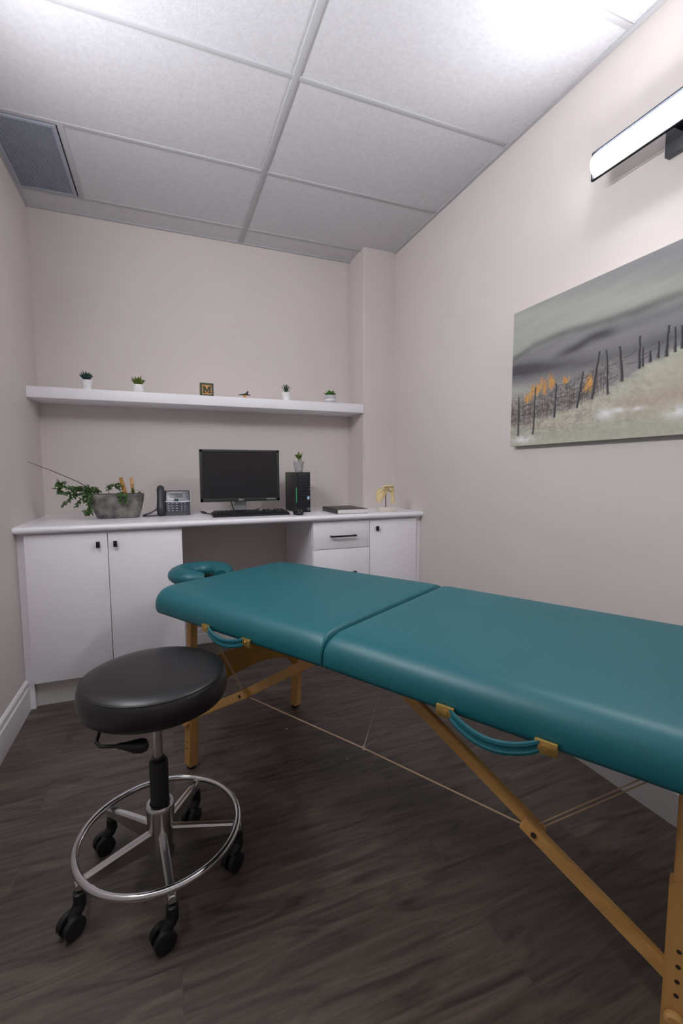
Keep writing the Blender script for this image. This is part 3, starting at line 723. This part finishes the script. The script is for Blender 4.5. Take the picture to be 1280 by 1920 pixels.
# keyboard
def keyboard():
    x0, x1, y0, y1 = .262, .716, 2.702, 2.826
    t = thing('keyboard', 'black computer keyboard lying flat in front of the monitor', 'keyboard', ((x0+x1)/2, (y0+y1)/2, CT))
    W_, D_ = x1-x0, y1-y0; bm = BM()
    prism(bm, [(-D_/2, 0), (D_/2, 0), (D_/2, .024), (D_/2-.01, .026), (-D_/2+.006, .014), (-D_/2, .009)], 0, -W_/2, W_/2)
    bmesh.ops.bevel(bm, geom=bm.edges[:], offset=.002, segments=2, affect='EDGES')
    obj('keyboard_case', bm, 'black', t)
    sl = math.atan2(.012, D_-.016)
    for j in range(6):
        yy = -D_/2+.017+j*.0185; z = .0155+(yy+D_/2)*math.tan(sl); n = 19
        for i in range(n):
            if i in (12, 15): continue
            if j == 0 and 3 <= i <= 6: continue
            xx = -W_/2+.021+i*(W_-.042)/(n-1)
            obj('key', box(BM(), (xx, yy, z), (.0200, .0155, .008), .0015, (sl, 0, 0), 1), 'blackmetal', t)
    obj('space_bar', box(BM(), (-W_/2+.021+4.5*(W_-.042)/18, -D_/2+.017, .0165), (.088, .0155, .008), .0015, (sl, 0, 0), 1), 'blackmetal', t)
    for xx in (-.14, -.02, .06): obj('indicator_light', box(BM(), (xx, -D_/2+.009, .0135), (.004, .002, .0006)), 'silver', t, False)
keyboard()
# mouse
t = thing('computer_mouse', 'small black mouse between the keyboard and the computer tower', 'mouse', (.767, 2.690, CT))
bm = BM(); sphere(bm, (0, 0, .010), (.030, .052, .028), 24, 14)
for v in bm.verts: v.co.z = max(0.0, v.co.z)
obj('mouse_body', bm, 'black', t)
for e in (-1, 1): obj('mouse_button', box(BM(), (e*.0085, -.036, .0275), (.007, .008, .003), .001, (.55, 0, 0)), 'silver', t)
bm = BM(); tube(bm, [(0, -.034, .028), (0, -.022, .034)], .004, 10); obj('scroll_wheel', bm, 'blackmetal', t)
# computer tower
def tower():
    x0, x1, y0, y1 = .797, .892, 2.836, 3.12; Ht = .261; xc = (x0+x1)/2
    t = thing('computer_tower', 'black small desktop computer tower to the right of the monitor', 'computer', (xc, y0, CT)); W_ = x1-x0; D_ = y1-y0
    obj('case', lohi(BM(), (-W_/2, .012, 0), (W_/2, D_, Ht), .002), 'black', t)
    bm = BM(); lohi(bm, (-W_/2, 0, 0), (W_/2, .0125, Ht), .003); obj('front_panel', bm, 'blackmetal', t)
    bm = BM()
    for k in range(9): box(bm, (.004, -.0006, .075+k*.0185), (W_-.02, .0016, .0012))
    for xx in (-.02, .012, .03): box(bm, (xx, -.0006, .20), (.0012, .0016, .10))
    obj('grille_slots', bm, 'steel', t, False)
    bm = BM(); tube(bm, [(-W_/2+.0006, .0-.0006+.004*math.sin(PI*k/8)*0, .062+.10*k/8) for k in range(9)], [.002]+[.0034]*7+[.002], 8); obj('green_strip', bm, 'green', t)
    obj('sticker', lohi(BM(), (W_/2-.022, -.0012, .084), (W_/2-.006, .0, .104)), 'bluesticker', t, False)
    obj('sticker', lohi(BM(), (W_/2-.021, -.0018, .0845), (W_/2-.010, .0, .100)), 'whitesticker', t, False)
    for z in (.150, .168): obj('port_icon', lohi(BM(), (W_/2-.009, -.0015, z-.003), (W_/2-.005, 0, z+.003)), 'silver', t, False)
    bm = BM(); cx, cz = W_/2-.014, .021
    tube(bm, [(cx+.0085*math.cos(a), -.0012, cz+.0085*math.sin(a)) for a in [2*PI*k/24 for k in range(24)]], .0011, 6, True)
    text_bm(bm, 'hp', .011, .0003, Matrix.Translation((cx, -.0012, cz+.0005)) @ Matrix.Rotation(PI/2, 4, 'X'))
    obj('logo', bm, 'silver', t, False)
tower()
# cables behind the keyboard
bm = BM(); tube(bm, [(.235, 2.842, CT+.020), (.215, 2.838, CT+.026), (.203, 2.842, CT+.026), (.21, 2.846, CT+.018), (.26, 2.842, CT+.010), (.32, 2.837, CT+.005), (.372, 2.836, CT+.005), (.40, 2.836, CT+.005)], .0035, 8)
tag(obj('monitor_cable', bm, 'black'), 'black cable looping left on the counter behind the keyboard', 'cable')
bm = BM(); tube(bm, [(.500, 2.832, CT+.010), (.525, 2.834, CT+.022), (.548, 2.833, CT+.030), (.556, 2.836, CT+.034), (.535, 2.838, CT+.030), (.512, 2.836, CT+.016), (.54, 2.834, CT+.006), (.575, 2.834, CT+.005), (.60, 2.836, CT+.004)], .0038, 8)
tag(obj('keyboard_cable', bm, 'black'), 'black cable bundled on the counter right of the monitor stand', 'cable')
# book
def book():
    t = thing('book', 'thick dark-covered book lying flat on the counter near the shoulder bone model', 'book', (1.102, 2.765, CT))
    hx_, hy_, th = .103, .142, .029
    obj('cover', lohi(lohi(lohi(BM(), (-hx_, -hy_, th-.003), (hx_, hy_, th), .0008), (-hx_, -hy_, 0), (hx_, hy_, .003), .0008), (-hx_, -hy_, 0), (-hx_+.004, hy_, th), .0008), 'bookcover', t)
    obj('pages', lohi(BM(), (-hx_+.003, -hy_-.0005+.001, .0025), (hx_-.002, hy_-.004, th-.0025)), 'pages', t, False)
    bm = BM()
    for k in range(5): box(bm, (-hx_-.0003, -.10+k*.022, .015), (.0008, .014, .007))
    obj('spine_lettering', bm, 'steel', t, False)
book()
# shoulder bone model
def bone():
    t = thing('bone_model', 'cream shoulder bone model on a white block near the right wall', 'anatomical model', (1.352, 2.66, CT))
    obj('display_base', lohi(BM(), (-.055, -.035, 0), (.054, .035, .031), .002), 'ivory', t)
    bm = BM(); tube(bm, [(.001, 0, .03), (.001, 0, .118)], .0032, 10); obj('support_rod', bm, 'rod', t)
    # scapula: thick triangular blade with a ridge
    bm = BM(); nu, nv = 12, 16; V = []
    for side in (-1, 1):
        g_ = []
        for j in range(nv+1):
            v = j/nv; z = .063+.090*v
            xl = -.062+.006*math.sin(v*PI)*-1+.010*max(0, v-.75)*4; xr = -.044+.072*v**.9
            row = []
            for i in range(nu+1):
                u = i/nu; x = xl+(xr-xl)*u
                th = .0035+.005*(1-abs(2*u-1))*.3+.006*(u > .85)*v+.004*(v > .9)
                yc = .012*(u-.5)**2-.01*v+.006*math.sin(u*5+v*3)
                row.append(bm.verts.new((x, yc+side*th, z)))
            g_.append(row)
        V.append(g_)
    for side in (0, 1):
        for j in range(nv):
            for i in range(nu): bm.faces.new((V[side][j][i], V[side][j][i+1], V[side][j+1][i+1], V[side][j+1][i]))
    for j in range(nv):
        for i in (0, nu): bm.faces.new((V[0][j][i], V[0][j+1][i], V[1][j+1][i], V[1][j][i]))
    for i in range(nu):
        for j in (0, nv): bm.faces.new((V[0][j][i], V[0][j][i+1], V[1][j][i+1], V[1][j][i]))
    # spine of the scapula rising to the acromion, and the coracoid
    tube(bm, [(-.05, -.012, .132), (-.03, -.020, .150), (-.005, -.024, .162), (.02, -.02, .168), (.042, -.008, .166), (.052, .004, .160)], [.004, .006, .0065, .0065, .008, .006], 10)
    tube(bm, [(.010, -.006, .148), (.022, -.022, .150), (.032, -.03, .142)], [.007, .006, .005], 10)
    obj('scapula', bm, 'bone', t, True, 60)
    bm = BM(); tube(bm, [(-.034, -.03, .166), (-.015, -.038, .171), (.01, -.036, .170), (.03, -.026, .172), (.048, -.012, .171)], [.006, .0055, .005, .0055, .007], 10); obj('clavicle', bm, 'bone', t)
    bm = BM(); tube(bm, [(.052, 0, .054), (.053, 0, .08), (.052, 0, .105), (.050, 0, .125), (.046, 0, .140), (.044, 0, .150)], [.0105, .0098, .0105, .013, .016, .012], 14); sphere(bm, (.036, -.002, .143), (.016, .016, .015)); obj('humerus', bm, 'bone', t, True, 60)
bone()
# desk phone
def phone():
    t = thing('desk_phone', 'dark grey desk phone with handset and keypad between planter and monitor', 'telephone', (.052, 2.935, CT), math.radians(-2))
    ang = math.radians(66); ca, sa = math.cos(ang), math.sin(ang)
    def F(x, v, n): return (x, v*ca - n*sa, .012+v*sa + n*ca)      # face frame: x right, v up the face, n outwards
    mF = Matrix(((1, 0, 0), (0, ca, -sa), (0, sa, ca))).to_4x4(); mF.translation = (0, 0, .012)
    def fbox(bm, c, s, bev=.0015):
        b2 = BM(); box(b2, c, s, bev); b2.transform(mF); me = bpy.data.meshes.new('x'); b2.to_mesh(me); b2.free(); bm.from_mesh(me); bpy.data.meshes.remove(me); return bm
    bm = BM(); fbox(bm, (0, .075, -.014), (.19, .158, .026), .006); prism(bm, [(-.006, 0), (.11, 0), (.075, .135), (.055, .12)], 0, -.07, .08)
    obj('phone_body', bm, 'phone', t)
    obj('phone_face', fbox(BM(), (.024, .112, .0005), (.132, .068, .004), .003), 'phoneface', t)
    obj('display', fbox(BM(), (.016, .118, .003), (.076, .028, .003), .001), 'lcd', t)
    bm = BM(); fbox(bm, (.016, .135, .004), (.078, .003, .003), .0005); obj('display_trim', bm, 'whitesticker', t)
    bm = BM()
    for k in range(13):
        xx = -.042+.132*k/12; fbox(bm, (xx, .0775-.003*math.sin(PI*k/12), .003), (.0115, .008, .003), .0005)
    obj('silver_band', bm, 'whitesticker', t)
    bm = BM(); fbox(bm, (.016, .086, .004), (.024, .017, .006), .005); obj('navigation_key', bm, 'teakey', t)
    for j in range(4):
        for i in range(3):
            x, v = -.028+i*.0235, .064-j*.0155
            k_ = obj('key', fbox(BM(), (x, v, .0015), (.015, .009, .005), .0015), 'key', t); obj('key_legend', fbox(BM(), (x, v, .0042), (.006, .004, .0006), 0), 'keylegend', k_, False)
    for j in range(5):
        for i in range(2):
            x, v = .047+i*.0185, .066-j*.0115
            k_ = obj('function_key', fbox(BM(), (x, v, .0015), (.011, .0065, .004), .001), 'key', t); obj('key_legend', fbox(BM(), (x, v, .0038), (.007, .002, .0006), 0), 'keylegend', k_, False)
    for j in range(4): obj('line_key', fbox(BM(), (.078, .135-j*.0125, .003), (.010, .005, .003), .0015), 'key', t)
    h = BM()
    pts = [F(-.072, v, n) for v, n in ((-.004, .012), (.004, .021), (.02, .026), (.05, .027), (.085, .028), (.12, .028), (.145, .028), (.158, .024), (.164, .014))]
    tube(h, pts, [.012, .022, .025, .023, .0215, .0215, .023, .0215, .010], 16)
    for v in h.verts: pass
    obj('handset', h, 'phone', t, True, 60)
    pts = [(-.075, -.028, .012), (-.085, -.035, .010)]
    bm = BM(); P = []
    base = [Vector(p) for p in ((-.072, -.024, .016), (-.10, -.035, .007), (-.14, -.040, .006), (-.166, -.030, .007), (-.160, -.015, .010), (-.135, .0, .018), (-.105, .012, .034), (-.085, .02, .055))]
    def cat(ps, t_):
        n = len(ps)-1; f_ = t_*n; i = min(n-1, int(f_)); s = f_-i; p0, p1, p2, p3 = ps[max(0, i-1)], ps[i], ps[i+1], ps[min(n, i+2)]
        return .5*((2*p1)+(p2-p0)*s+(2*p0-5*p1+4*p2-p3)*s*s+(-p0+3*p1-3*p2+p3)*s**3)
    n = 420
    for k in range(n+1):
        t_ = k/n; c = cat(base, t_); d_ = (cat(base, min(1, t_+.004))-cat(base, max(0, t_-.004))); x, y = frame_of(d_)
        a = t_*2*PI*46; P.append(c+(x*math.cos(a)+y*math.sin(a))*.0042)
    tube(bm, P, .0016, 6); obj('coiled_cord', bm, 'phone', t)
phone()

# concrete planter with trailing vine, bamboo and a long stick
def planter():
    cx, cy = -.252, 2.925
    t = thing('planter', 'weathered grey concrete trough planter with trailing green vines on the counter', 'planter', (cx, cy, CT))
    bm = BM(); seg = 48
    def ring(rx, ry, z, ex, ox=0):
        out = []
        for k in range(seg):
            a = 2*PI*k/seg; c, s = math.cos(a), math.sin(a)
            out.append(bm.verts.new((ox+rx*math.copysign(abs(c)**ex, c), ry*math.copysign(abs(s)**ex, s), z)))
        return out
    R = [ring(.100, .048, 0, .6, .004), ring(.110, .052, .004, .6, .003), ring(.124, .057, .04, .55, .001), ring(.138, .063, .095, .5, 0), ring(.1435, .067, .136, .45, 0), ring(.1425, .066, .140, .45, 0), ring(.135, .059, .140, .45, 0), ring(.132, .056, .120, .45, 0)]
    for a, b in zip(R, R[1:]):
        for k in range(seg): bm.faces.new((a[k], a[(k+1) % seg], b[(k+1) % seg], b[k]))
    bm.faces.new(R[0][::-1]); 
    for v in bm.verts: v.co += Vector((random.uniform(-1, 1), random.uniform(-1, 1), 0))*.0009
    obj('trough', bm, 'concrete', t, True, 50)
    bm = BM(); box(bm, (0, 0, .116), (.25, .10, .008), .003); obj('soil', bm, 'soil', t)
    rnd = random.Random(11)
    vines = [  # local polylines
        [(-.10, -.02, .12), (-.12, -.03, .165), (-.16, -.05, .185), (-.20, -.06, .175), (-.25, -.07, .185), (-.285, -.07, .21)],
        [(-.11, -.01, .12), (-.14, -.03, .15), (-.18, -.05, .15), (-.22, -.05, .125), (-.25, -.06, .105), (-.262, -.06, .082)],
        [(-.09, -.04, .13), (-.13, -.05, .16), (-.17, -.06, .165), (-.22, -.06, .155), (-.27, -.08, .16), (-.285, -.08, .175)],
        [(-.10, -.04, .13), (-.14, -.06, .14), (-.17, -.06, .12), (-.195, -.06, .095), (-.205, -.06, .075)],
        [(-.04, 0, .12), (-.045, -.01, .17), (-.03, -.02, .195), (.005, -.02, .20), (.03, -.02, .18)],
        [(.02, .01, .12), (.015, 0, .17), (-.01, -.01, .19), (-.035, -.02, .188)],
        [(-.115, -.04, .13), (-.125, -.065, .14), (-.13, -.082, .10), (-.128, -.085, .06), (-.135, -.09, .028)],
        [(.03, -.03, .125), (.03, -.06, .15), (.02, -.075, .13), (.015, -.078, .10)],
        [(.06, -.03, .125), (.055, -.06, .148), (.048, -.074, .12), (.05, -.076, .09)],
        [(-.125, -.07, .06), (-.15, -.09, .045), (-.16, -.095, .05)],
        [(.08, .0, .12), (.082, -.01, .165)], [(.115, -.01, .12), (.118, -.02, .150)],
        [(-.08, -.02, .12), (-.10, -.03, .155), (-.125, -.035, .175), (-.15, -.045, .165)],
        [(-.09, -.03, .12), (-.12, -.04, .158), (-.16, -.05, .155), (-.19, -.055, .14), (-.225, -.06, .142)],
        [(-.07, -.02, .12), (-.085, -.035, .165), (-.11, -.045, .172), (-.14, -.05, .148), (-.17, -.055, .118)],
        [(-.12, -.05, .14), (-.14, -.065, .135), (-.155, -.07, .11), (-.15, -.07, .10)],
    ]
    dens = [84, 60, 80, 50, 36, 26, 44, 44, 34, 28, 16, 16, 46, 54, 46, 24]
    bs, bl = BM(), BM()
    for vi, (ln, nd) in enumerate(zip(vines, dens)):
        ps = [Vector(p) for p in ln]
        def at(t_):
            n = len(ps)-1; f_ = t_*n; i = min(n-1, int(f_)); return ps[i].lerp(ps[i+1], f_-i)
        tube(bs, [at(k/14) for k in range(15)], .0016, 6)
        for k in range(nd):
            t_ = .2+.8*(k+rnd.random())/nd; b = at(t_)
            d = Vector((rnd.gauss(0, 1), rnd.gauss(-.5, .8), rnd.gauss(-.1, .7)))
            if vi in (6, 7, 8): d.y -= .6; d.z -= .5
            L = rnd.uniform(.015, .026)*(1.15 if vi in (0, 2, 6, 7) else .85)*(1.25 if t_ > .75 and vi == 0 else 1)
            leaf(bl, b, d, (rnd.gauss(0, .4), -.6, 1), L, L*rnd.uniform(.42, .6), .25, .12)
    obj('stems', bs, 'stem', t); obj('vine_leaves', bl, 'vine', t, True, 60)
    for (p, q, r, mt) in (((.046, .01, .118), (.022, -.005, .233), .0105, 'bamboo'), ((.084, .01, .118), (.078, .0, .232), .0095, 'bamboopale')):
        p, q = Vector(p), Vector(q); bm = BM()
        pts = [p.lerp(q, s) for s in (0, .3, .32, .34, .66, .68, .70, 1)]
        tube(bm, pts, [r, r, r*1.12, r, r, r*1.12, r, r*.92], 14); obj('bamboo_cane', bm, mt, t)
    bm = BM(); tube(bm, [(-.07, .0, .125), (-.15, -.04, .185), (-.19, -.05, .213), (-.30, -.06, .27), (-.412, -.075, .322)], [.0028, .0026, .0022, .0018, .0012], 8); obj('long_stick', bm, 'stem', t)
planter()

# small potted plants
def rosette(bm, c, r, L, n, mt_w=.35, rows=3, lift=.55, curl=.2, rnd=random):
    for j in range(rows):
        el = lift+j*(1.45-lift)/rows
        k = max(4, int(n*(1-.25*j)))
        for i in range(k):
            a = 2*PI*(i+.5*j)/k+rnd.uniform(-.15, .15)
            d = Vector((math.cos(a)*math.cos(el), math.sin(a)*math.cos(el), math.sin(el)))
            leaf(bm, Vector(c)+Vector((math.cos(a), math.sin(a), 0))*r*.25*(1-j/rows), d, (0, 0, 1), L*(1+.05*j)*rnd.uniform(.85, 1.1), L*mt_w, curl, .25)
    return bm
SH = SZ1
def pot_plant(name, label, loc, prof, potmat, kind, group='potted succulents on the shelf'):
    t = thing(name, label, 'potted plant', loc, 0, group)
    bm = BM(); lathe(bm, prof, (0, 0, 0), 32); obj('pot', bm, potmat, t, True, 35)
    top = max(z for r, z in prof); rt = max(r for r, z in prof if z > top-.012)*.86
    bm = BM(); lathe(bm, [(0, top-.006), (rt, top-.008)], (0, 0, 0), 20); obj('soil', bm, 'soil', t)
    rnd = random.Random(len(label)); bm = BM(); c = (0, 0, top-.007)
    if kind == 'rosette': rosette(bm, c, .022, .050, 13, .34, 5, .85, .02, rnd); mt = 'leafblue'
    elif kind == 'agave': rosette(bm, c, .030, .052, 12, .34, 5, .80, .0, rnd); mt = 'leaflime'
    elif kind == 'aloe':
        for i in range(16):
            a = 2*PI*i/16*2.4; el = .75+.75*(i/16); d = Vector((math.cos(a)*math.cos(el), math.sin(a)*math.cos(el), math.sin(el)))
            leaf(bm, Vector(c), d, (-math.cos(a), -math.sin(a), .5), rnd.uniform(.052, .068), .0095, -.12, .3)
        mt = 'leafdark'
    elif kind == 'round':
        for i in range(26):
            a = 2*PI*i*.382; q = math.sqrt(i/26)*.024
            sphere(bm, (q*math.cos(a), q*math.sin(a), c[2]+.026-q*.5+rnd.uniform(0, .007)), (.0095, .0095, .0095), 10, 6)
        rosette(bm, c, .03, .046, 10, .42, 2, .6, .1, rnd); mt = 'leafgreen'
    else:
        bs = BM(); tube(bs, [(0, 0, c[2]), (.001, 0, c[2]+.022), (-.001, 0, c[2]+.045)], [.006, .0035, .002], 8)
        tube(bs, [(.010, 0, c[2]), (.017, 0, c[2]+.03), (.02, 0, c[2]+.055)], [.003, .002, .0012], 8); obj('plant_stem', bs, 'leaflime', t)
        for a, el, L, b in ((2.6, .9, .040, .02), (.4, 1.0, .038, .022), (1.5, 1.2, .042, .026), (4.4, 1.1, .040, .02), (3.4, .8, .036, .03), (5.5, .9, .036, .028), (0, 1.5, .038, .034)):
            d = Vector((math.cos(a)*math.cos(el), math.sin(a)*math.cos(el), math.sin(el)))
            leaf(bm, (0, 0, c[2]+b), d, (0, -.5, 1), L, .019, .1, .2)
        for i in range(6): leaf(bm, (.012+.0016*i, 0, c[2]+.012+.008*i), (math.cos(i*2.3)*.8, math.sin(i*2.3)*.6, .7), (0, 0, 1), .016, .007, .1, .2)
        mt = 'leaflime'
    obj('leaves', bm, mt, t, True, 60)
    return t
yS = 3.03
pot_plant('potted_succulent', 'dark blue-green rosette succulent in a white tapered pot at the left shelf end', (-.393, yS, SH), [(0, 0), (.022, 0), (.0305, .054), (.0305, .056), (.028, .056), (.026, .046)], 'pot', 'rosette')
t = pot_plant('potted_succulent', 'lime green succulent in a wide white banded pot left of the letter block', (-.119, yS, SH),
          [(0, 0), (.034, 0), (.035, .002), (.035, .010), (.0335, .012), (.035, .014), (.035, .024), (.0335, .026), (.035, .028), (.035, .040), (.033, .047), (.030, .047), (.028, .040)], 'pot', 'agave')
pot_plant('potted_aloe', 'spiky dark green aloe in a plain white pot on the shelf', (.790, yS, SH), [(0, 0), (.024, 0), (.0315, .052), (.0315, .055), (.029, .055), (.027, .045)], 'pot', 'aloe')
t = pot_plant('potted_succulent', 'bright green succulent in a grey pot with white band at the right shelf end', (1.105, yS, SH),
          [(0, 0), (.037, 0), (.040, .006), (.040, .026), (.036, .052), (.035, .054), (.032, .054), (.031, .045)], 'greypot', 'round')
bm = BM(); lathe(bm, [(.0398, .014), (.0408, .015), (.0408, .026), (.0398, .027)], (0, 0, 0), 32); obj('pot_band', bm, 'pot', t)
pot_plant('potted_plant', 'small leafy plant in a grey ribbed pot on top of the computer tower', (.825, 2.872, CT+.261),
          [(0, 0), (.024, 0)]+[(.0245+.0095*k/16+(.0012 if k % 4 in (1, 2) else 0), .066*k/16+.001) for k in range(17)]+[(.0345, .069), (.031, .069), (.029, .058)], 'ribpot', 'leafy', None)

# letter block M
def block():
    t = thing('letter_block', 'square orange wooden block with a dark green letter M on the shelf', 'letter block', (.273, 3.025, SH), math.radians(3))
    s = .080
    obj('block', lohi(BM(), (-s/2, -.016, 0), (s/2, .020, s), .0015), 'woodorange', t)
    bm = BM(); b = .010
    lohi(bm, (-s/2-.0005, -.018, -.0), (s/2+.0005, -.010, b)); lohi(bm, (-s/2-.0005, -.018, s-b), (s/2+.0005, -.010, s+.0005)); lohi(bm, (-s/2-.0005, -.018, 0), (-s/2+b, -.010, s)); lohi(bm, (s/2-b, -.018, 0), (s/2+.0005, -.010, s))
    obj('border', bm, 'deepgreen', t, False)
    # slab-serif M
    bm = BM(); y0, y1 = -.0195, -.0155; z0, z1 = .020, .060
    def q(pts): prism(bm, pts, 1, y0, y1)
    q([(-.021, z0), (-.013, z0), (-.013, z1), (-.021, z1)]); q([(.013, z0), (.021, z0), (.021, z1), (.013, z1)])
    q([(-.021, z1), (-.011, z1), (.004, z0+.008), (-.004, z0+.008)]); q([(.021, z1), (.011, z1), (-.004, z0+.008), (.004, z0+.008)])
    for x in (-.0175, .0175):
        q([(x-.008, z0-.001), (x+.008, z0-.001), (x+.008, z0+.006), (x-.008, z0+.006)])
    for x in (-.021, .021): q([(x-.005, z1-.006), (x+.006, z1-.006), (x+.006, z1+.001), (x-.005, z1+.001)])
    obj('letter', bm, 'deepgreen', t, False)
block()
# tiny winged ornament
t = thing('figurine', 'tiny dark winged ornament on an amber peg between letter block and aloe', 'ornament', (.513, 3.03, SH))
bm = BM(); lathe(bm, [(0, 0), (.012, 0), (.011, .004), (.0095, .006), (.0095, .018), (.011, .021), (0, .022)], (0, 0, 0), 16); obj('peg_base', bm, 'amber', t)
bm = BM(); box(bm, (-.002, 0, .0245), (.074, .016, .004), .0012, (0, -.02, 0)); tube(bm, [(-.030, 0, .026), (.0, 0, .029), (.028, 0, .027)], [.002, .005, .002], 8); sphere(bm, (.012, -.002, .034), (.009, .007, .007)); box(bm, (.018, 0, .043), (.012, .003, .012), .001, (0, .5, 0)); obj('ornament_body', bm, 'darkfig', t)
# pale crumbs on the floor under the table
def floor_at(px, py):
    d = cf + cr*((px-640)/FPX) + cu*((960-py)/FPX); k = -EYE/d.z; return d.x*k, d.y*k
for px, py, s, lb in ((537, 1367, .004, 'tiny pale crumb on dark floor nearer the far legs of the table'), (651, 1424, .003, 'tiny pale crumb on dark floor below the cable ring of the table')):
    x, y = floor_at(px, py)
    bm = BM(); sphere(bm, (x, y, s*.5), (s*1.2, s, s*.6), 8, 6); tag(obj('crumb', bm, 'speck'), lb, 'crumb', 'crumbs on the floor')
